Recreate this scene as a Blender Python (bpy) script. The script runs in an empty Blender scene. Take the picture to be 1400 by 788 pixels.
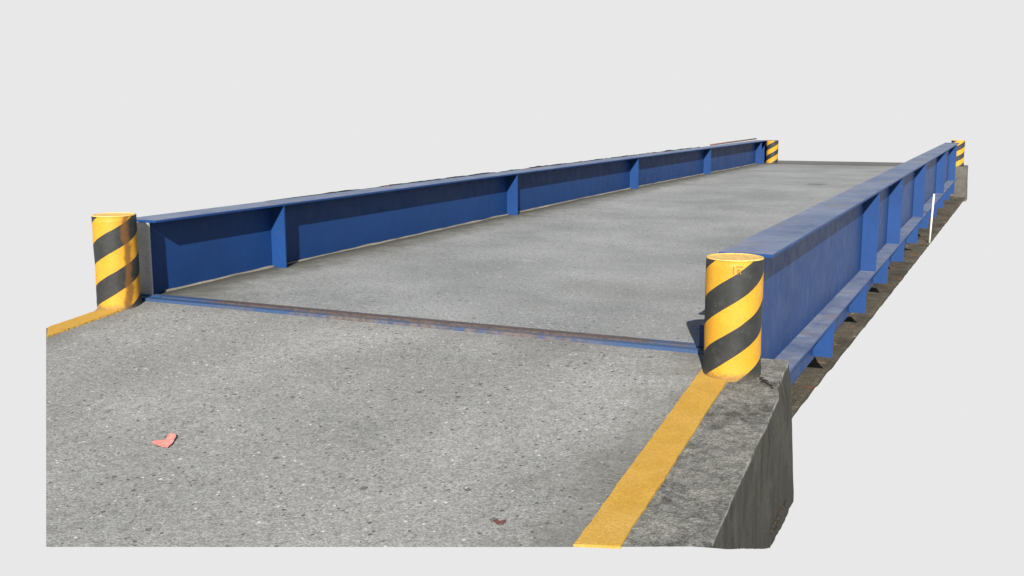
import bpy, bmesh, math, random
from mathutils import Vector, Matrix, noise
random.seed(7)
scene = bpy.context.scene
COL = scene.collection

# ------------------------------------------------------------------ camera
cam_d = bpy.data.cameras.new("camera")
cam = bpy.data.objects.new("camera", cam_d); COL.objects.link(cam)
YAW, PIT, ROLL = -0.439055, 0.166494, -0.00321758
F = Vector((math.sin(YAW)*math.cos(PIT), math.cos(YAW)*math.cos(PIT), -math.sin(PIT)))
R0 = Vector((math.cos(YAW), -math.sin(YAW), 0)); U0 = R0.cross(F)
R1 = R0*math.cos(ROLL)+U0*math.sin(ROLL); U1 = U0*math.cos(ROLL)-R0*math.sin(ROLL)
m = Matrix((R1, U1, -F)).transposed().to_4x4()
m.translation = Vector((4.50355, -4.58533, 1.05))
cam.matrix_world = m
cam_d.sensor_width = 36.0
cam_d.lens = 1454.7243/1400*36.0
cam_d.clip_start = 0.05; cam_d.clip_end = 2000
scene.camera = cam

# ------------------------------------------------------------------ light
SUN_TRAVEL = Vector((-0.125, 0.33, -0.185)).normalized()
to_sun = -SUN_TRAVEL
elev = math.asin(to_sun.z); azim = math.atan2(to_sun.x, to_sun.y)
sd = bpy.data.lights.new("sun", 'SUN'); sd.energy = 4.7; sd.angle = math.radians(0.5); sd.color = (1.0, 0.955, 0.88)
sun = bpy.data.objects.new("sun", sd); COL.objects.link(sun)
sun.rotation_euler = SUN_TRAVEL.to_track_quat('-Z', 'Y').to_euler(); sun.location = (8, -20, 15)

GREY_SKY = 0.352      # radiance of the pale surroundings before exposure
w = bpy.data.worlds.new("World"); scene.world = w; w.use_nodes = True
nt = w.node_tree; nt.nodes.clear()
out = nt.nodes.new('ShaderNodeOutputWorld')
sky = nt.nodes.new('ShaderNodeTexSky'); sky.sky_type = 'NISHITA'; sky.sun_disc = False
sky.sun_elevation = elev; sky.sun_rotation = azim
b1 = nt.nodes.new('ShaderNodeBackground'); b1.inputs[1].default_value = 0.06
nt.links.new(sky.outputs[0], b1.inputs[0])
b2 = nt.nodes.new('ShaderNodeBackground'); b2.inputs[0].default_value = (1, 1, 1, 1); b2.inputs[1].default_value = GREY_SKY
tc = nt.nodes.new('ShaderNodeTexCoord'); sep = nt.nodes.new('ShaderNodeSeparateXYZ')
nt.links.new(tc.outputs['Generated'], sep.inputs[0])
mr = nt.nodes.new('ShaderNodeMapRange'); mr.inputs[1].default_value = 0.22; mr.inputs[2].default_value = 0.5
nt.links.new(sep.outputs[2], mr.inputs[0])
mx = nt.nodes.new('ShaderNodeMixShader')
nt.links.new(mr.outputs[0], mx.inputs[0]); nt.links.new(b2.outputs[0], mx.inputs[1]); nt.links.new(b1.outputs[0], mx.inputs[2])
nt.links.new(mx.outputs[0], out.inputs[0])

vs = scene.view_settings
vs.view_transform = 'Standard'; vs.look = 'None'; vs.gamma = 1; vs.use_curve_mapping = False
vs.exposure = 1.2

# ------------------------------------------------------------------ materials
class NT:
    def __init__(s, name):
        s.m = bpy.data.materials.new(name); s.m.use_nodes = True
        s.t = s.m.node_tree; s.t.nodes.clear()
        s.o = s.n('ShaderNodeOutputMaterial'); s.b = s.n('ShaderNodeBsdfPrincipled')
        s.l(s.b.outputs[0], s.o.inputs[0])
        s.tc = s.n('ShaderNodeTexCoord').outputs['Object']
    def n(s, k): return s.t.nodes.new(k)
    def l(s, a, b): s.t.links.new(a, b)
    def inp(s, sock, v):
        if isinstance(v, (int, float)): sock.default_value = v
        elif isinstance(v, tuple): sock.default_value = v if len(v) == len(sock.default_value) else v+(1,)
        else: s.l(v, sock)
    def noise(s, scale, detail=3, rough=.55, vec=None, dist=0):
        x = s.n('ShaderNodeTexNoise'); s.l(vec or s.tc, x.inputs['Vector'])
        x.inputs['Scale'].default_value = scale; x.inputs['Detail'].default_value = detail
        x.inputs['Roughness'].default_value = rough; x.inputs['Distortion'].default_value = dist
        return x.outputs[0]
    def voro(s, scale, vec=None, feat='F1', out='Distance', rnd=1):
        x = s.n('ShaderNodeTexVoronoi'); x.feature = feat; s.l(vec or s.tc, x.inputs['Vector'])
        x.inputs['Scale'].default_value = scale; x.inputs['Randomness'].default_value = rnd
        return x.outputs[out]
    def rng(s, v, a, b, c=0., d=1.):
        x = s.n('ShaderNodeMapRange'); s.inp(x.inputs[0], v)
        for i, q in enumerate((a, b, c, d)): s.inp(x.inputs[i+1], q)
        return x.outputs[0]
    def mix(s, f, a, b, mode='MIX'):
        x = s.n('ShaderNodeMix'); x.data_type = 'RGBA'; x.blend_type = mode
        s.inp(x.inputs[0], f); s.inp(x.inputs[6], a); s.inp(x.inputs[7], b)
        return x.outputs[2]
    def math(s, op, a, b=0., c=0.):
        x = s.n('ShaderNodeMath'); x.operation = op
        s.inp(x.inputs[0], a); s.inp(x.inputs[1], b); s.inp(x.inputs[2], c)
        return x.outputs[0]
    def xyz(s, v=None):
        x = s.n('ShaderNodeSeparateXYZ'); s.l(v or s.tc, x.inputs[0]); return x.outputs
    def mapv(s, scale):
        x = s.n('ShaderNodeMapping'); s.l(s.tc, x.inputs[0]); x.inputs[3].default_value = scale; return x.outputs[0]
    def bump(s, h, strength=.5, dist=.005):
        x = s.n('ShaderNodeBump'); s.l(h, x.inputs['Height']); x.inputs['Strength'].default_value = strength
        x.inputs['Distance'].default_value = dist; s.l(x.outputs[0], s.b.inputs['Normal'])
    def fin(s, col, rough=.8, metal=0., spec=.5):
        s.inp(s.b.inputs['Base Color'], col); s.inp(s.b.inputs['Roughness'], rough)
        s.inp(s.b.inputs['Metallic'], metal); s.b.inputs['Specular IOR Level'].default_value = spec
        return s.m

def aggregate(name, base, light, seam=None, warm=(0.16, .145, .115), streak=False):
    """worn aggregate-faced concrete / asphalt: stones, pits, stains"""
    g = NT(name)
    big = g.noise(0.9, 4, .6); mid = g.noise(7, 5, .65); fine = g.noise(95, 4, .75); grit = g.noise(260, 2, .6)
    stretch = g.noise(1.3, 5, .6, vec=g.mapv((1.0, .28, 1)))
    c = g.mix(g.rng(big, .36, .64), base, light)
    c = g.mix(g.rng(stretch, .45, .75, 0, .26), c, tuple(x*.78 for x in base))
    c = g.mix(g.rng(mid, .3, .75, 0, .35), c, warm)
    spk = g.rng(fine, .34, .68, .58, 1.38)
    c = g.mix(1., c, g.rng(g.noise(34, 4, .75), .34, .68, .80, 1.20), 'MULTIPLY')
    c = g.mix(1., c, spk, 'MULTIPLY')
    spk2 = g.rng(grit, .3, .7, .72, 1.28)
    c = g.mix(1., c, spk2, 'MULTIPLY')
    # dark pits between stones, sparse
    pv = g.voro(48); pc = g.voro(48, out='Color')
    pr_ = g.n('ShaderNodeSeparateColor'); g.l(pc, pr_.inputs[0])
    pitr = g.rng(pr_.outputs[0], .74, 1.0, 0, .36)
    pit = g.math('MULTIPLY', g.math('LESS_THAN', pv, pitr), .72)
    c = g.mix(pit, c, (.028, .027, .025))
    pv2 = g.voro(19); pc2 = g.voro(19, out='Color'); p2 = g.n('ShaderNodeSeparateColor'); g.l(pc2, p2.inputs[0])
    wob = g.math('ADD', pv2, g.rng(g.noise(120, 2), 0, 1, -.1, .1))
    pit2 = g.math('MULTIPLY', g.math('LESS_THAN', wob, g.rng(p2.outputs[1], .84, 1., 0, .26)), .62)
    c = g.mix(pit2, c, (.035, .033, .03))
    # pale stones
    sv = g.voro(62); sc = g.voro(62, out='Color'); s2 = g.n('ShaderNodeSeparateColor'); g.l(sc, s2.inputs[0])
    st = g.math('LESS_THAN', sv, g.rng(s2.outputs[2], .95, 1., 0, .42))
    c = g.mix(g.math('MULTIPLY', st, .75), c, (.44, .435, .41))
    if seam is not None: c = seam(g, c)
    h = g.math('ADD', g.math('MULTIPLY', fine, .7), g.math('MULTIPLY', mid, .8))
    h = g.math('SUBTRACT', h, g.math('MULTIPLY', pit, .55)); h = g.math('SUBTRACT', h, g.math('MULTIPLY', pit2, .8))
    h = g.math('ADD', h, g.math('MULTIPLY', grit, .25))
    g.bump(h, .8, .006)
    return g.fin(c, .85, 0, .3)

def deck_dirt(g, c):
    x, y, z = g.xyz()
    n = g.noise(5, 4, .7); n2 = g.noise(1.2, 3, .6)
    # grime lying in the gutter along the left girder and behind the near edge
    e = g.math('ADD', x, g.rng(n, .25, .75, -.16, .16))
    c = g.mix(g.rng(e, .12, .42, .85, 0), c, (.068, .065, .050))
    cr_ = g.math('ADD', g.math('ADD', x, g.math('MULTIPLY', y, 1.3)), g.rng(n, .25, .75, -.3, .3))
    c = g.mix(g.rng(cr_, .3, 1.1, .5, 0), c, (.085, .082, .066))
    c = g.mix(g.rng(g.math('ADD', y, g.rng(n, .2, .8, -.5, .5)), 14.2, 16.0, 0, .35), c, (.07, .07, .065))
    # a few pale scuffs
    s = g.noise(4.5, 6, .7, vec=g.mapv((1.2, .5, 1)))
    c = g.mix(g.rng(s, .66, .76, 0, .5), c, (.40, .405, .40))
    def blot(cx, cy, rx, ry):
        a = g.math('DIVIDE', g.math('SUBTRACT', x, cx), rx); b = g.math('DIVIDE', g.math('SUBTRACT', y, cy), ry)
        d = g.math('ADD', g.math('MULTIPLY', a, a), g.math('MULTIPLY', b, b))
        return g.rng(g.math('ADD', d, g.rng(g.noise(9, 4, .7), .3, .7, -.6, .6)), .4, 1.2, 1, 0)
    c = g.mix(g.math('MULTIPLY', blot(2.05, 10.62, .17, .20), .6), c, (.06, .06, .058))
    c = g.mix(g.math('MULTIPLY', blot(1.45, 2.15, .08, .05), .22), c, (.38, .39, .38))
    c = g.mix(g.math('MULTIPLY', blot(2.6, 1.3, .5, .35), .25), c, (.12, .115, .10))
    return c
def ramp_dirt(g, c):
    x, y, z = g.xyz()
    n = g.noise(4, 5, .7)
    e = g.math('ADD', x, g.rng(n, .2, .8, -.26, .26))
    c = g.mix(g.rng(e, 3.16, 3.42, 0, .55), c, (.085, .080, .066))
    c = g.mix(g.rng(e, .40, .02, 0, .6), c, (.075, .070, .060))
    e2 = g.math('ADD', y, g.rng(n, .2, .8, -.12, .12))
    c = g.mix(g.rng(e2, -.28, -.05, 0, .35), c, (.09, .082, .068))
    return c
M = {}
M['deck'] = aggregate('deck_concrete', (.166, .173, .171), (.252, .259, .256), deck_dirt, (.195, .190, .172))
M['ramp'] = aggregate('ramp_asphalt', (.158, .160, .155), (.228, .229, .222), ramp_dirt, (.182, .173, .152))
M['far'] = aggregate('far_asphalt', (.085, .085, .08), (.11, .11, .105), None, (.10, .09, .075))

def kerb_mat():
    g = NT('kerb_concrete')
    x, y, z = g.xyz()
    big = g.noise(4.5, 6, .7); mid = g.noise(22, 5, .7); fine = g.noise(130, 3, .7)
    c = g.mix(g.rng(big, .38, .66), (.050, .050, .044), (.175, .172, .155))
    c = g.mix(g.rng(mid, .40, .66, 0, .7), c, (.215, .21, .19))
    c = g.mix(g.rng(g.noise(8, 6, .75), .54, .66, 0, .6), c, (.040, .040, .034))
    c = g.mix(1., c, g.rng(fine, .34, .68, .50, 1.42), 'MULTIPLY')
    c = g.mix(1., c, g.rng(g.noise(48, 4, .75), .34, .68, .72, 1.22), 'MULTIPLY')
    li = g.voro(26); lc = g.voro(26, out='Color'); s2 = g.n('ShaderNodeSeparateColor'); g.l(lc, s2.inputs[0])
    lich = g.rng(g.noise(16, 6, .8), .62, .70)
    c = g.mix(g.math('MULTIPLY', lich, .55), c, (.34, .33, .29))
    # streaks and moss on the vertical side, darker overall than the top
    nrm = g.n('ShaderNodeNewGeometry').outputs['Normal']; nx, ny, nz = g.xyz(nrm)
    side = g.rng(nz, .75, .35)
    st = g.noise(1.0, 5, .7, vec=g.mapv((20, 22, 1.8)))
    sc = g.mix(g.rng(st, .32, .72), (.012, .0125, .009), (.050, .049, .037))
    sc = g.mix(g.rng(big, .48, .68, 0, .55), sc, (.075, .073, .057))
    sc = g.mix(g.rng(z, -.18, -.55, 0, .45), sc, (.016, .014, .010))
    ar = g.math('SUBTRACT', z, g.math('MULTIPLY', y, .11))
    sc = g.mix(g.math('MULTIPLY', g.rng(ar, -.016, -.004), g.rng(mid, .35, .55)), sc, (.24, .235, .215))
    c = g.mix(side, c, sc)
    # the crack that runs from the bollard foot to the chipped corner
    def seg(ax, ay, bx, by):
        L = math.hypot(bx-ax, by-ay); ux, uy = (bx-ax)/L, (by-ay)/L
        wx = g.math('ADD', x, g.rng(g.noise(38, 3, .7), .3, .7, -.014, .014)); wy = g.math('ADD', y, g.rng(g.noise(31, 3, .7), .3, .7, -.016, .016))
        dx = g.math('SUBTRACT', wx, ax); dy = g.math('SUBTRACT', wy, ay)
        t = g.math('ADD', g.math('MULTIPLY', dx, ux), g.math('MULTIPLY', dy, uy))
        d = g.math('ABSOLUTE', g.math('SUBTRACT', g.math('MULTIPLY', dx, uy), g.math('MULTIPLY', dy, ux)))
        ins = g.math('MULTIPLY', g.math('GREATER_THAN', t, 0.), g.math('LESS_THAN', t, L))
        return g.math('MULTIPLY', ins, g.math('LESS_THAN', d, g.rng(t, 0, L, .003, .0085)))
    cr = g.math('MAXIMUM', seg(3.60, -.30, 3.655, -.37), seg(3.655, -.37, 3.705, -.44))
    c = g.mix(cr, c, (.012, .011, .010))
    h = g.math('ADD', g.math('MULTIPLY', mid, 1.), g.math('MULTIPLY', fine, .6)); h = g.math('SUBTRACT', h, g.math('MULTIPLY', cr, 1.5))
    g.bump(h, .9, .008)
    return g.fin(c, .9, 0, .25)
M['kerb'] = kerb_mat()

def ground_mat():
    g = NT('ground_dirt')
    big = g.noise(2.2, 5, .7); mid = g.noise(12, 5, .7); fine = g.noise(90, 3, .7)
    c = g.mix(g.rng(big, .35, .65), (.040, .036, .028), (.090, .078, .058))
    c = g.mix(g.rng(mid, .60, .70, 0, .75), c, (.26, .21, .155))
    r = g.noise(4.3, 4, .7, vec=g.mapv((1, 1, 3)))
    c = g.mix(g.rng(r, .58, .68, 0, .7), c, (.16, .065, .028))
    c = g.mix(1., c, g.rng(fine, .3, .7, .55, 1.4), 'MULTIPLY')
    g.bump(g.math('ADD', mid, g.math('MULTIPLY', fine, .5)), 1., .02)
    return g.fin(c, .95, 0, .15)
M['ground'] = ground_mat()

def blue_mat(name, base=(.0045,.031,.120), dust_sky_amt=1.0, rusty=.0):
    g = NT(name)
    big = g.noise(1.6, 4, .6); mid = g.noise(9, 5, .65); fine = g.noise(70, 3, .7)
    c = g.mix(g.rng(big, .3, .7), tuple(x*.86 for x in base), tuple(min(1, x*1.12) for x in base))
    # chalky run marks down the plates
    run = g.noise(1., 4, .6, vec=g.mapv((3, 3, .7)))
    c = g.mix(g.rng(run, .50, .75, 0, .22), c, (.010, .040, .112))
    nrm = g.n('ShaderNodeNewGeometry').outputs['Normal']; nx, ny, nz = g.xyz(nrm)
    up = g.rng(nz, .6, .95)
    dust_sky = g.math('MULTIPLY', up, g.rng(g.math('ADD', g.math('MULTIPLY', mid, .5), g.math('MULTIPLY', big, .5)), .35, .62, .30*dust_sky_amt, .92*dust_sky_amt))
    c = g.mix(dust_sky, c, (.165, .185, .235))  # pale upward faces: dust plus sky reflection put into the colour
    bp = g.math('MULTIPLY', up, g.rng(g.noise(3.1, 5, .7), .55, .66, 0, .55))
    c = g.mix(bp, c, (.135, .115, .10))
    # scratches and chips showing rust and primer
    ch = g.noise(26, 6, .75)
    x, y, z = g.xyz()
    zone = g.rng(g.noise(.9, 3, .6), .45, .7)
    thr = g.rng(zone, 0, 1, .74-.2*rusty, .665-.2*rusty)
    chip = g.math('GREATER_THAN', ch, thr)
    c = g.mix(g.math('MULTIPLY', chip, .8), c, (.075, .040, .024))
    c = g.mix(1., c, g.rng(fine, .3, .7, .88, 1.12), 'MULTIPLY')
    g.bump(g.math('ADD', mid, g.math('MULTIPLY', chip, -.6)), .25, .004)
    return g.fin(c, g.rng(mid, .3, .7, .48, .66), 0, .25)
M['blue'] = blue_mat('blue_steel_paint')
M['blue_rusty'] = blue_mat('worn_blue_steel', (.012, .045, .13), .35, .35)

def edge_mat():
    g = NT('rusty_edge_steel')
    x, y, z = g.xyz()
    n = g.noise(6, 5, .7); f = g.noise(40, 4, .7)
    c = g.mix(g.rng(f, .35, .65), (.035, .028, .030), (.085, .058, .048))
    d = g.math('ADD', x, g.rng(n, .2, .8, -.35, .35))
    blue = g.math('MAXIMUM', g.rng(d, .65, .45, 0, 1), g.rng(d, 3.0, 3.2, 0, 1))
    c = g.mix(g.math('MULTIPLY', blue, .9), c, (.024, .052, .12))
    g.bump(f, .5, .003)
    return g.fin(c, .6, 0, .4)
M['edge'] = edge_mat()
def edge2_mat():
    g = NT('blue_edge_steel')
    x, y, z = g.xyz()
    n = g.noise(3.2, 5, .75); f = g.noise(40, 4, .7)
    c = g.mix(g.rng(f, .35, .65), (.05, .042, .045), (.115, .095, .09))
    blue = g.rng(n, .47, .60)
    d = g.math('MAXIMUM', g.rng(x, 1.2, .5), g.rng(x, 2.6, 2.95))
    blue = g.math('MAXIMUM', blue, d)
    c = g.mix(g.math('MULTIPLY', blue, .92), c, (.018, .050, .125))
    g.bump(f, .5, .003)
    return g.fin(c, .55, 0, .4)
M['edge2'] = edge2_mat()

def simple(name, c1, c2, scale=12, rough=.8, fine=90, bump=.4, spec=.4):
    g = NT(name)
    c = g.mix(g.rng(g.noise(scale, 5, .7), .3, .7), c1, c2)
    f = g.noise(fine, 3, .7)
    c = g.mix(1., c, g.rng(f, .3, .7, .8, 1.2), 'MULTIPLY')
    g.bump(f, bump, .003)
    return g.fin(c, rough, 0, spec)
M['debris'] = simple('packed_grit', (.15, .115, .085), (.24, .20, .16), 18)
M['mortar'] = simple('mortar_fillet', (.13, .118, .09), (.22, .20, .16), 7, .9)
M['pad'] = simple('lightened_grey_pad', (.26, .26, .25), (.34, .34, .32), 14, .85)  # lightened so the plate still reads lit inside the bollard's shadow
M['dark'] = simple('dark_steel', (.012, .013, .016), (.03, .03, .032), 9, .7)
M['concrete_dark'] = simple('underside_concrete', (.05, .048, .042), (.09, .085, .075), 6, .9)
M['rustbrown'] = simple('brown_painted_pipe', (.10, .035, .03), (.16, .07, .06), 8, .6)
M['white'] = simple('white_plastic', (.42, .46, .42), (.52, .54, .50), 8, .5)
M['red'] = simple('pink_red_paper', (.48, .12, .105), (.60, .22, .19), 50, .7)
M['brown_leaf'] = simple('dry_leaf', (.055, .018, .018), (.13, .05, .045), 60, .8)
def torn_mat():
    g = NT('torn_strip')
    a = g.noise(2.2, 4, .7); b = g.noise(1.4, 3, .6, vec=g.mapv((1, 1.3, 1)))
    c = g.mix(g.rng(g.noise(9, 3), .3, .7), (.010, .010, .012), (.028, .025, .024))
    c = g.mix(g.math('GREATER_THAN', a, .585), c, (.22, .10, .055))
    c = g.mix(g.math('GREATER_THAN', b, .60), c, (.16, .17, .18))
    return g.fin(c, .8, 0, .3)
M['torn'] = torn_mat()

def paint_mat():
    g = NT('yellow_road_paint')
    n = g.noise(11, 5, .7); f = g.noise(120, 3, .7)
    c = g.mix(g.rng(n, .3, .7), (.30, .168, .022), (.37, .215, .034))
    c = g.mix(g.rng(g.noise(3.5, 5, .7), .5, .75, 0, .3), c, (.40, .27, .10))
    wear = g.math('GREATER_THAN', g.math('ADD', g.noise(60, 5, .75), g.rng(g.noise(4, 3, .6), .5, .75, 0, .09)), .69)
    c = g.mix(g.math('MULTIPLY', wear, .8), c, (.12, .10, .07))
    c = g.mix(1., c, g.rng(f, .3, .7, .82, 1.15), 'MULTIPLY')
    g.bump(f, .6, .004)
    return g.fin(c, .8, 0, .25)
M['paint'] = paint_mat()

def stripe_mat(name, period, rise, phase, seam_band=False):
    """yellow and black tape wound round a post of radius 1 in angle; object z in metres"""
    g = NT(name)
    x, y, z = g.xyz()
    ang = g.math('ARCTAN2', y, x)                 # -pi..pi, seam towards -x of the post
    zz = g.math('SUBTRACT', z, g.math('MULTIPLY', ang, rise))
    zz = g.math('ADD', zz, g.rng(g.noise(6, 2), .3, .7, -.003, .003))
    fr = g.math('FRACT', g.math('ADD', g.math('DIVIDE', zz, period), phase))
    blk = g.math('LESS_THAN', fr, .51)
    n = g.noise(9, 5, .7); f = g.noise(160, 2, .6); dirt = g.noise(20, 5, .75)
    yel = g.mix(g.rng(n, .3, .7), (.37, .178, .010), (.44, .222, .016))
    yel = g.mix(g.rng(dirt, .56, .78, 0, .45), yel, (.27, .14, .025))
    bk = g.mix(g.rng(n, .3, .7), (.011, .012, .012), (.024, .025, .024))
    bk = g.mix(g.rng(dirt, .55, .8, 0, .4), bk, (.07, .068, .058))
    c = g.mix(blk, yel, bk)
    if seam_band:
        d = g.math('ABSOLUTE', g.math('SUBTRACT', g.math('ADD', ang, g.rng(g.noise(14, 3), .3, .7, -.12, .12)), -.28))
        c = g.mix(g.rng(d, .10, .26, .85, 0), c, (.10, .045, .012))  # darker brown band down the vertical seam
    # grime splashed on the foot
    c = g.mix(g.rng(g.math('ADD', z, g.rng(dirt, .3, .7, -.02, .02)), .0, .03, .6, 0), c, (.07, .06, .045))
    c = g.mix(1., c, g.rng(f, .3, .7, .88, 1.1), 'MULTIPLY')
    scu = g.noise(1., 6, .75, vec=g.mapv((24, 24, 60)))
    sm_ = g.math('MULTIPLY', g.math('GREATER_THAN', scu, .66), g.rng(g.noise(5, 3, .6), .45, .65))
    c = g.mix(g.math('MULTIPLY', sm_, .7), c, (.13, .10, .06))
    sw = g.noise(1., 6, .75, vec=g.mapv((30, 30, 14)))
    c = g.mix(g.math('MULTIPLY', g.math('MULTIPLY', g.math('GREATER_THAN', sw, .675), blk), .6), c, (.16, .15, .13))
    hh = g.math('ADD', g.math('MULTIPLY', f, .3), g.math('MULTIPLY', g.noise(14, 4, .6), 1.2))
    hh = g.math('ADD', hh, g.math('MULTIPLY', blk, .25))
    g.bump(hh, .35, .004)
    return g.fin(c, g.rng(dirt, .3, .7, .5, .72), 0, .3)

# ------------------------------------------------------------------ mesh helpers
def link_bm(name, bm, mat, parent=None, smooth=False, loc=None):
    me = bpy.data.meshes.new(name)
    bmesh.ops.recalc_face_normals(bm, faces=bm.faces)
    bm.to_mesh(me); bm.free()
    if smooth:
        for p in me.polygons: p.use_smooth = True
    o = bpy.data.objects.new(name, me); COL.objects.link(o)
    for mm in (mat if isinstance(mat, (list, tuple)) else [mat]): me.materials.append(mm)
    if parent is not None: o.parent = parent
    if loc: o.location = loc
    return o
def box(bm, x0, x1, y0, y1, z0, z1):
    v = [bm.verts.new(p) for p in ((x0,y0,z0),(x1,y0,z0),(x1,y1,z0),(x0,y1,z0),(x0,y0,z1),(x1,y0,z1),(x1,y1,z1),(x0,y1,z1))]
    for f in ((0,3,2,1),(4,5,6,7),(0,1,5,4),(1,2,6,5),(2,3,7,6),(3,0,4,7)): bm.faces.new([v[i] for i in f])
def loft(bm, rings, cap=True):
    vr = [[bm.verts.new(p) for p in r] for r in rings]
    n = len(rings[0])
    for a, b in zip(vr, vr[1:]):
        for i in range(n): bm.faces.new((a[i], a[(i+1) % n], b[(i+1) % n], b[i]))
    if cap:
        bm.faces.new(vr[0]); bm.faces.new(vr[-1])
    return vr
def thing(name, label, cat, loc=(0,0,0), group=None):
    o = bpy.data.objects.new(name, None); COL.objects.link(o); o.location = loc; o.empty_display_size = .2
    return tag(o, label, cat, group)
def tag(o, label=None, cat=None, group=None, kind=None):
    if label: o['label'] = label
    if cat: o['category'] = cat
    if group: o['group'] = group
    if kind: o['kind'] = kind
    return o
SLOPE = .11
def rz(y): return SLOPE*min(0., y+.09) if y < -.09 else 0.

W = 3.481; WF = .117; H = .4206; T = .014; L = 16.2; DB = .192

# ------------------------------------------------------------------ the setting
# approach road: a slab of asphalt that falls towards the camera
top = [(-.10, -.111), (3.515, -.111), (3.515, -1.830), (1.905, -2.407), (-.031, -.676), (-.004, -.40), (-.05, -.30)]
ring_t = [Vector((x, y, SLOPE*y)) for x, y in top]
ring_b = [Vector((x, y + (.34 if y < -.3 else 0), SLOPE*y-.11)) for x, y in top]
ring_b[0].y = ring_b[1].y = -.111
bm = bmesh.new(); loft(bm, [ring_t, ring_b])
tag(link_bm('approach_road', bm, M['ramp']), kind='structure')

# painted lines
def line(name, x0, x1, y0, y1, shear=0., seed=0, cut=None):
    bm = bmesh.new(); n = 60; rnd = random.Random(seed)
    lo, hi = [], []
    for i in range(n+1):
        f = i/n
        wob0 = .0022*noise.noise(Vector((f*16, seed, 0)))+.005*noise.noise(Vector((f*5, seed, 3)))+rnd.uniform(-.0016, .0016)
        wob1 = .0022*noise.noise(Vector((f*16, seed+9, 0)))+.005*noise.noise(Vector((f*5, seed+9, 3)))+rnd.uniform(-.0016, .0016)
        ya = y0+(cut[0]-y0)*f if cut else y0+(y1-y0)*f
        yb = y0+(cut[1]-y0)*f if cut else y0+(y1-y0)*f
        lo.append((x0+shear*f+wob0, ya, SLOPE*ya)); hi.append((x1+shear*f+wob1, yb, SLOPE*yb))
    tp = [bm.verts.new((a[0], a[1], a[2]+.008)) for a in lo]; tq = [bm.verts.new((a[0], a[1], a[2]+.008)) for a in hi]
    bp = [bm.verts.new((a[0], a[1], a[2]-.001)) for a in lo]; bq = [bm.verts.new((a[0], a[1], a[2]-.001)) for a in hi]
    for i in range(n):
        bm.faces.new((tp[i], tp[i+1], tq[i+1], tq[i])); bm.faces.new((bp[i], bp[i+1], bq[i+1], bq[i]))
        bm.faces.new((tp[i], tp[i+1], bp[i+1], bp[i])); bm.faces.new((tq[i], tq[i+1], bq[i+1], bq[i]))
    bm.faces.new((tp[0], tq[0], bq[0], bp[0])); bm.faces.new((tp[n], tq[n], bq[n], bp[n]))
    return tag(link_bm(name, bm, M['paint']), kind='structure')
line('road_marking', 3.375, 3.505, -.30, -1.85, .045, 1, cut=(-1.862, -1.8265))
line('road_marking', .005, .135, -.24, -.75, -.022, 4, cut=(-.672, -.800))

# far approach road beyond the scale
bm = bmesh.new()
loft(bm, [[Vector(p) for p in ((.05,16.26,.0),(3.42,16.26,0),(3.42,17.74,-.01),(.05,17.74,-.01))],
          [Vector(p) for p in ((.05,16.26,-.12),(3.42,16.26,-.12),(3.42,17.74,-.12),(.05,17.74,-.12))]])
tag(link_bm('far_road', bm, M['far']), kind='structure')

# lower ground beside the scale
bm = bmesh.new()
edge = [(3.775, -.70), (3.752, -.35), (3.545, .86), (3.60, 4.1), (3.66, 8.2), (3.755, 15.2), (3.75, 16.2)]
GZ = -.54
n = 170; rowsT = []; rnd = random.Random(3)
def ex(y):
    for (a, b) in zip(edge, edge[1:]):
        if a[1] <= y <= b[1]: return a[0]+(b[0]-a[0])*(y-a[1])/(b[1]-a[1])
    return edge[-1][0] if y > 0 else edge[0][0]
M_ = 14
for i in range(n+1):
    f = i/n; y = -.70+(16.2+.70)*f**1.5
    x1 = ex(y); x0 = 2.6
    row = []
    for j in range(M_+1):
        g = (j/M_)**.6; x = x0+(x1-x0)*g
        z = GZ+.035*noise.noise(Vector((x*5, y*5, 0)))+.02*noise.noise(Vector((x*14, y*14, 5)))
        z = GZ+(z-GZ)*min(1, .3+(x1-x)*5)
        row.append(bm.verts.new((x, y, z)))
    rowsT.append(row)
for a, b in zip(rowsT, rowsT[1:]):
    for j in range(M_): bm.faces.new((a[j], a[j+1], b[j+1], b[j]))
# thickness, drawn in underneath
low = []
for row in rowsT:
    c = row[-1].co; low.append(bm.verts.new((c.x-.10, c.y+.16, c.z-.06)))
lowl = [bm.verts.new((r[0].co.x, r[0].co.y+.16, r[0].co.z-.06)) for r in rowsT]
for i in range(n):
    bm.faces.new((rowsT[i][-1], rowsT[i+1][-1], low[i+1], low[i])); bm.faces.new((lowl[i], lowl[i+1], low[i+1], low[i]))
    bm.faces.new((rowsT[i][0], rowsT[i+1][0], lowl[i+1], lowl[i]))
bm.faces.new([v for v in rowsT[0]]+[low[0], lowl[0]]); bm.faces.new([v for v in rowsT[-1]]+[low[-1], lowl[-1]])
tag(link_bm('ground', bm, M['ground'], smooth=True), kind='structure')

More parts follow.
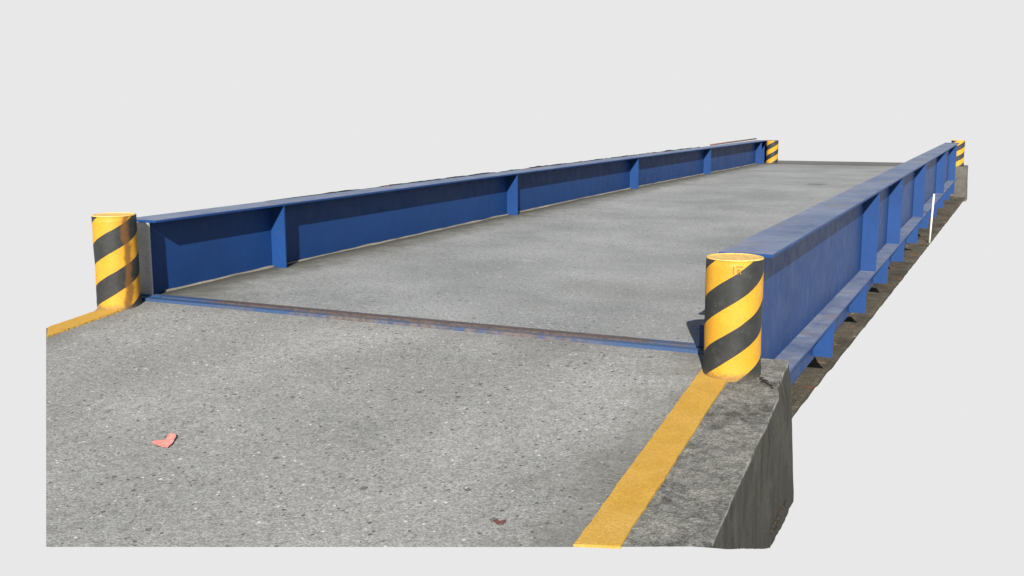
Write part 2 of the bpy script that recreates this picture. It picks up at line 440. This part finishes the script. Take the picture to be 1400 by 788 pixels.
# ------------------------------------------------------------------ concrete walls
def rough_concrete(name, rings, mat, label, cat, sub=5, amp=.006, keep=None):
    bm = bmesh.new(); loft(bm, rings)
    bmesh.ops.recalc_face_normals(bm, faces=bm.faces)
    bmesh.ops.triangulate(bm, faces=[f for f in bm.faces if len(f.verts) > 4])
    for _ in range(sub):
        es = [e for e in bm.edges if e.calc_length() > .035]
        if not es: break
        bmesh.ops.subdivide_edges(bm, edges=es, cuts=1, use_grid_fill=True)
    bmesh.ops.triangulate(bm, faces=bm.faces)
    for v in bm.verts:
        q = v.co
        d = Vector((noise.noise(q*9), noise.noise(q*9+Vector((7, 3, 1))), noise.noise(q*9+Vector((1, 8, 4)))))
        d2 = Vector((noise.noise(q*35), noise.noise(q*35+Vector((7, 3, 1))), noise.noise(q*35+Vector((1, 8, 4)))))
        k = 1 if keep is None else keep(q)
        dd = (d*amp+d2*amp*.6)*k; dd.z *= .4; v.co = q + dd
    o = link_bm(name, bm, mat); tag(o, label, cat); return o
KX = 3.517
kt = [(KX, -.092), (3.690, -.092), (3.702, -.25), (3.706, -.40), (3.738, -.52), (3.757, -1.0), (3.789, -1.731), (KX, -1.829)]
k_top = [Vector((x, y, SLOPE*y+.001)) for x, y in kt]
k_mid = [Vector(p) for p in ((KX,-.092,-.12),(3.708,-.092,-.12),(3.722,-.24,-.13),(3.735,-.38,-.15),(3.750,-.52,-.16),(3.758,-1.0,-.2),(3.783,-1.51,-.285),(KX,-1.55,-.285))]
k_bot = [Vector(p) for p in ((KX,-.092,-.62),(3.738,-.092,-.62),(3.742,-.22,-.62),(3.748,-.32,-.62),(3.752,-.42,-.62),(3.75,-.50,-.62),(3.756,-.66,-.62),(KX,-.58,-.62))]
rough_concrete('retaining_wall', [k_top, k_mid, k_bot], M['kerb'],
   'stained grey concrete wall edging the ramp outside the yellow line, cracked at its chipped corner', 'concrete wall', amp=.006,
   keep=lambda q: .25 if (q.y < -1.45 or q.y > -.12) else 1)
# far abutment under the far bollards
fa_t = [Vector(p) for p in ((3.424,16.26,.002),(3.74,16.26,.002),(3.74,16.9,0),(3.424,17.3,0))]
fa_b = [Vector(p) for p in ((3.424,16.26,-.62),(3.76,16.26,-.62),(3.76,16.9,-.62),(3.424,17.3,-.62))]
rough_concrete('retaining_wall', [fa_t, fa_b], M['concrete_dark'],
   'dark concrete abutment under the far right striped bollard', 'concrete wall', sub=3, amp=.008)

# steel angle along the edge of the ramp
bm = bmesh.new(); box(bm, -.02, 3.43, -.110, -.060, -.07, .0035)
o = link_bm('edging_angle', bm, M['edge2']); tag(o, 'worn blue steel angle edging the top of the ramp, in front of the rusty joint', 'steel edging')
bm = bmesh.new(); N = 120
tp = []
for i in range(N+1):
    x = .0+3.42*i/N; zt = -.009+.006*noise.noise(Vector((x*14, 0, 0)))
    tp.append([bm.verts.new(p) for p in ((x,-.0595,-.05),(x,-.0335,-.05),(x,-.0335,zt),(x,-.0595,zt))])
for a, b in zip(tp, tp[1:]):
    for k in range(4): bm.faces.new((a[k], a[(k+1) % 4], b[(k+1) % 4], b[k]))
bm.faces.new(tp[0]); bm.faces.new(tp[-1])
tag(link_bm('joint_grit', bm, M['debris'], smooth=True), 'brown grit packed into the joint between ramp and scale deck', 'grit', kind='stuff')

# ------------------------------------------------------------------ the truck scale
scale_t = thing('truck_scale', 'long concrete decked vehicle weighbridge between two blue steel side girders', 'weighbridge', (W/2, 0, 0))
P = scale_t
def prt(name, bm, mat, parent=P, smooth=False):
    """mesh is written in world coordinates; child sits at its parent's origin"""
    base = Vector((0,0,0)); q = parent
    while q is not None: base += q.location; q = q.parent
    bmesh.ops.translate(bm, verts=bm.verts, vec=-base)
    return link_bm(name, bm, mat, parent, smooth)
def camber(x, y):
    s = max(0, 1-x/W)
    b = .028*math.sin(math.pi*min(1, max(0, (y-1.2)/13.5)))**1.0
    e = -.012*max(0, 1-y/.8)
    return (b+e)*s**2
bm = bmesh.new(); NX, NY = 24, 150; g = []
for j in range(NY+1):
    y = L*(j/NY)**1.3; r = []
    for i in range(NX+1):
        x = .001+(W-.004)*(i/NX)
        z = camber(x, y)+.004*noise.noise(Vector((x*1.2, y*.8, 0)))*min(1, y*3)
        if j == 0: z = 0.+camber(x, 0)
        r.append(bm.verts.new((x, y, z)))
    g.append(r)
for a, b in zip(g, g[1:]):
    for i in range(NX): bm.faces.new((a[i], a[i+1], b[i+1], b[i]))
be = []
def skirt(seq):
    lo = [bm.verts.new((v.co.x, v.co.y, -.18)) for v in seq]
    for i in range(len(seq)-1): bm.faces.new((seq[i], seq[i+1], lo[i+1], lo[i]))
skirt(g[0]); skirt(g[-1]); skirt([r[0] for r in g]); skirt([r[-1] for r in g])
bv = [bm.verts.new(p) for p in ((.001,0,-.18),(W-.003,0,-.18),(W-.003,L,-.18),(.001,L,-.18))]; bm.faces.new(bv)
# material coordinates are the object's own: shift texture by placing the origin at the scale's near left corner
deck = link_bm('deck', bm, M['deck'], P, smooth=True); deck.location = (-W/2, 0, 0)
# its near and far edge angles
bm = bmesh.new(); box(bm, .002, 3.42, -.0325, -.0005, -.16, .0045); box(bm, .002, 3.42, -.0005, .024, -.005, .0045)
o = link_bm('edge_angle', bm, M['edge'], deck)
bm = bmesh.new(); box(bm, .002, 3.42, L+.0005, L+.03, -.16, .0035)
o = link_bm('edge_angle', bm, M['edge'], deck)
# mortar fillet where deck meets the left girder
bm = bmesh.new(); N = 320; prev = None
for i in range(N+1):
    y = .16+(L-.3)*i/N
    wd = .016+.010*noise.noise(Vector((y*3, 2, 0))); ht = .009+.007*noise.noise(Vector((y*4, 5, 0)))
    z = camber(0, y)
    r = [bm.verts.new(p) for p in ((.002, y, z-.02), (.002, y, z+ht), (.012, y, z+ht), (wd, y, z-.003), (wd, y, z-.02))]
    if prev:
        for k in range(5): bm.faces.new((prev[k], prev[(k+1) % 5], r[(k+1) % 5], r[k]))
    else: bm.faces.new(r)
    prev = r
bm.faces.new(prev)
link_bm('mortar_fillet', bm, M['mortar'], deck, smooth=False)

def girder(xweb, sgn, label, y0):
    """sgn +1: outside is +x. web outer face at xweb for the right girder, inner face at xweb for the left"""
    e = bpy.data.objects.new('side_girder', None)
    wx0, wx1 = (xweb-.012, xweb) if sgn > 0 else (xweb-.012, xweb)
    cx = xweb
    bm = bmesh.new()
    NB = 60
    def strip(x0, x1, z0, z1, ya, yb, bev=.0):
        if sgn < 0: yb += .42
        prev = None
        for i in range(NB+1):
            y = ya+(yb-ya)*i/NB
            wv = .0025*noise.noise(Vector((y*.6, xweb, z0)))
            ring = [(x0,z0),(x1,z0),(x1,z1-bev),(x1-bev,z1),(x0+bev,z1),(x0,z1-bev)] if bev else [(x0,z0),(x1,z0),(x1,z1),(x0,z1)]
            r = [bm.verts.new((a+wv, y, b+wv*.6)) for a, b in ring]
            k = len(r)
            if prev:
                for q in range(k): bm.faces.new((prev[q], prev[(q+1) % k], r[(q+1) % k], r[q]))
            else: bm.faces.new(r)
            prev = r
        bm.faces.new(prev)
    strip(cx-WF, cx+WF, H, H+T, y0, L-.03, .003)            # top flange
    strip(wx0, wx1, -DB+.0003, H-.0003, y0+.002, L-.032)      # web
    if sgn > 0:
        strip(cx-.006, cx+WF, -DB-T, -DB, y0+.004, L-.034, .003)   # outer bottom flange
        strip(cx-.012, cx, -.45, -DB-T-.0003, y0+.006, L-.04)
    else:
        strip(cx-WF, cx-.002, -DB-T, -DB, y0+.004, L-.034, .003)
        strip(cx-.012, cx, -.45, -DB-T-.0003, y0+.006, L-.04)
    return prt('side_girder', bm, M['blue'])
def plate(parent, name, x0, x1, y, z0, z1, th=.010, mat=None, clip=0.):
    bm = bmesh.new()
    if clip:
        pts = [(x0,z0),(x1,z0),(x1,z1),(x0,z1)]
        loft(bm, [[Vector((a, y-th/2, b)) for a, b in pts], [Vector((a, y+th/2, b)) for a, b in pts]])
    else: box(bm, x0, x1, y-th/2, y+th/2, z0, z1)
    return prt(name, bm, mat or M['blue'], parent)
gl = girder(0., -1, '', 0.0); gl.name = 'side_girder'
gr = girder(W, +1, '', -.035)
gl['label'] = 'blue girder whose inner face and stiffeners show, left of the deck'
gr['label'] = 'blue girder whose outer face and lower gussets show, right of the deck'
for k, y in enumerate((1.19, 4.90, 8.62, 12.25, 16.02)):
    plate(gl, 'stiffener', .0005, WF-.003, y, camber(0, y)-.03, H-.001)
    plate(gl, 'stiffener', -WF+.003, -.0125, y, -DB+.001, H-.001)
plate(gl, 'end_plate', .0005, .112, 16.55, -.02, H-.001, .012, M['blue'])
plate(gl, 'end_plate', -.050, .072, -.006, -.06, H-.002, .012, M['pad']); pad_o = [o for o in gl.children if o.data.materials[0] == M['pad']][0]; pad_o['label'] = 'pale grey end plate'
plate(gl, 'foot_plate', -.10, .16, -.028, -.02, .006, .030, M['blue_rusty'])
for k, y in enumerate((3.95, 5.78, 8.50, 12.3, 15.4)):
    plate(gr, 'stiffener', W+.0005, W+WF-.002, y, -DB+.001, H-.001)
for k, y in enumerate((1.19, 4.90, 8.62, 12.25, 15.7)):
    plate(gr, 'stiffener', W-WF+.003, W-.0125, y, -.002, H-.001)
for k, y in enumerate((.35, 1.86, 3.40, 4.86, 6.30, 7.88, 9.5, 11.0, 12.5, 14.0, 15.4)):
    plate(gr, 'gusset', W+.0005, W+WF-.001, y, -.425, -DB-T-.001)
plate(gr, 'end_plate', 3.292, W-.013, -.045, -.02, .105, .012, M['blue'])
# ragged dark strip along the left flange, standing for background remnants behind it
bm = bmesh.new(); prev = None; rnd = random.Random(11); N = 260
for i in range(N+1):
    y = 1.3+(12.4-1.3)*i/N
    hh = max(-.001, .010+.022*noise.noise(Vector((y*2.1, 3, 0)))+.010*noise.noise(Vector((y*9, 1, 0))))*min(1, (y-1.3)/1.5)*(.55+y/40)
    r = [bm.verts.new(p) for p in ((-WF-.012,y,H-.004),(-WF+.003,y,H+T-.004),(-WF+.003,y,H+T+hh),(-WF-.010,y,H+T+hh))]
    if prev:
        for k in range(4): bm.faces.new((prev[k], prev[(k+1) % 4], r[(k+1) % 4], r[k]))
    else: bm.faces.new(r)
    prev = r
bm.faces.new(prev)
o = prt('edge_strip', bm, M['torn'], gl); o['label'] = 'ragged black strip with rusty patches along the outer flange edge'

# ------------------------------------------------------------------ bollards
def bollard(loc, r, h, mat, label, rot=0., far=False):
    t = thing('striped_bollard', label, 'bollard', loc, 'yellow and black striped bollards at the corners of the scale')
    t.rotation_euler.z = rot
    seg = 64 if not far else 32
    def cyl(prof, lump=0.):
        bm = bmesh.new(); rings = []
        for (rr, z) in prof:
            ring = []
            for i in range(seg):
                a = 2*math.pi*i/seg
                q = rr*(1+lump*noise.noise(Vector((math.cos(a)*1.3, math.sin(a)*1.3, z*7))))
                ring.append(Vector((q*math.cos(a), q*math.sin(a), z)))
            rings.append(ring)
        loft(bm, rings); return bm
    n = 18
    prof = [(r, -.06)]+[(r*(1+(.02 if i < 2 else 0)), h*.985*i/n) for i in range(n+1)]
    o = link_bm('sleeve', cyl(prof, .022), mat, t, True)
    return t, cyl
capy = simple('dusty_yellow_cap', (.40, .255, .07), (.56, .36, .10), 22, .7)
def cap(t, cyl, r, h, mat=capy):
    link_bm('cap', cyl([(r*.97, h*.985+.0006), (r*1.0, h*.99), (r*.985, h*.998), (r*.90, h*1.0), (r*.86, h*.993), (r*.3, h*.990)], .022), mat, t, False)
RX, RY = 3.498, -.300
rise = .034; per = .226
ma = stripe_mat('striped_tape_near', per, .080, .557)
t, c = bollard((RX, RY, SLOPE*RY), .116, .487, ma, 'yellow and black striped bollard with a small stencilled mark, where the long yellow line ends', rot=math.radians(-67))
cap(t, c, .116, .487)
# stencilled mark near the top of the sleeve
bm = bmesh.new()
def markbar(a0, a1, z0, z1, rr=.1178):
    pts = []
    for a, z in ((a0, z0), (a1, z0), (a1, z1), (a0, z1)): pts.append((a, z))
    vv = []
    for q in (rr-.002, rr+.0016):
        vv.append([Vector((q*math.cos(a), q*math.sin(a), z)) for a, z in pts])
    loft(bm, vv)
FA = 0.      # towards the camera in the post's own frame
def A(u): return FA+u/.116
for (u0, u1, z0, z1) in ((-.026,-.022,.430,.462), (-.015,.012,.460,.463), (-.010,.0,.448,.451), (-.010,-.006,.430,.448)):
    markbar(A(u0), A(u1), z0, z1)
for k in range(3):
    markbar(A(-.004+k*.003), A(.000+k*.003), .446-k*.005-.006, .446-k*.005)
link_bm('stencil_mark', bm, simple('faded_brown_ink', (.16, .09, .02), (.24, .14, .03), 60), t)
mb = stripe_mat('striped_tape_left', .232, .066, .37, True)
LX, LY, LR, LH = .036, -.226, .116, .512
t, c = bollard((LX, LY, SLOPE*LY), LR, LH, mb, 'yellow and black striped bollard with a brown vertical seam, beside the pale grey end plate', rot=math.radians(0))
cap(t, c, LR, LH)
mc = stripe_mat('striped_tape_far', .19, .06, .3)
t, c = bollard((.245, 16.37, .0), .112, .44, mc, 'far left yellow and black striped bollard at the distant end of the long blue girder', rot=math.radians(118), far=True)
cap(t, c, .115, .44, M['rustbrown'])
t, c = bollard((3.565, 16.42, .002), .115, .47, mc, 'far right yellow and black striped bollard at the distant end of the right hand girder', rot=math.radians(130), far=True)
cap(t, c, .115, .47)

# ------------------------------------------------------------------ small things
# brown pipe rail behind the far part of the left girder
def tube(bm, pts, r, seg=10):
    rings = []
    for i, p in enumerate(pts):
        d = (pts[min(i+1, len(pts)-1)]-pts[max(0, i-1)]).normalized()
        s = d.cross(Vector((0,0,1)) if abs(d.z) < .9 else Vector((1,0,0))).normalized(); u = s.cross(d)
        rings.append([p+s*(r*math.cos(2*math.pi*k/seg))+u*(r*math.sin(2*math.pi*k/seg)) for k in range(seg)])
    loft(bm, rings)
rail = thing('pipe_rail', 'low reddish brown pipe rail behind the far end of the left blue girder', 'rail', (-.17, 13.3, -.512))
bm = bmesh.new(); tube(bm, [Vector((0, y, .955+.004*y)) for y in (0, 1.3, 2.6, 3.5)], .013); link_bm('top_rail', bm, M['rustbrown'], rail, True)
for y in (.05, 1.7, 3.4):
    bm = bmesh.new(); tube(bm, [Vector((0, y, 0)), Vector((0, y, .93))], .018); link_bm('post', bm, M['rustbrown'], rail, True)

# white stake on the lower ground
bm = bmesh.new(); tube(bm, [Vector((0,0,-.05)), Vector((.01,.0,.3)), Vector((.02,0,.585))], .011, 14)
o = link_bm('marker_stake', bm, M['white'], None, True, (3.652, 8.95, GZ)); tag(o, 'slim white stake standing on the dirt beside the right girder', 'stake')

# scraps lying on the ramp
def scrap(name, px, mat, lift, label, cat, sub=True):
    cx = sum(p[0] for p in px)/len(px); cy = sum(p[1] for p in px)/len(px)
    bm = bmesh.new(); vs_ = [bm.verts.new((x-cx, y-cy, 0)) for x, y in px]
    bm.faces.new(vs_); bmesh.ops.triangulate(bm, faces=bm.faces)
    bmesh.ops.subdivide_edges(bm, edges=bm.edges, cuts=2)
    for v in bm.verts:
        v.co.z = SLOPE*v.co.y + .006+lift*abs(noise.noise(Vector((v.co.x*30, v.co.y*30, 1))))*2 + max(0, v.co.y*0.9*lift/.01)*.35
    r = bmesh.ops.extrude_face_region(bm, geom=bm.faces[:])
    for v in [q for q in r['geom'] if isinstance(q, bmesh.types.BMVert)]: v.co.z += .0012
    o = link_bm(name, bm, mat, None, False, (cx, cy, SLOPE*cy)); tag(o, label, cat); return o
scrap('paper_scrap', [(1.647, -1.6836), (1.6505, -1.6682), (1.6727, -1.6573), (1.6788, -1.6446), (1.6617, -1.6142), (1.6653, -1.5984), (1.6869, -1.6022), (1.7048, -1.618), (1.7165, -1.6428), (1.733, -1.6725), (1.7387, -1.7019), (1.715, -1.7029), (1.6732, -1.6924)], M['red'], .003,
      'small crumpled pinkish red scrap lying on the ramp', 'scrap')
scrap('dry_leaf', [(3.1331, -1.8148), (3.1449, -1.8032), (3.1544, -1.8073), (3.1735, -1.8006), (3.1729, -1.8252), (3.1561, -1.8263)], M['brown_leaf'], .006,
      'small dark reddish brown leaf lying on the ramp near the right yellow line', 'leaf')
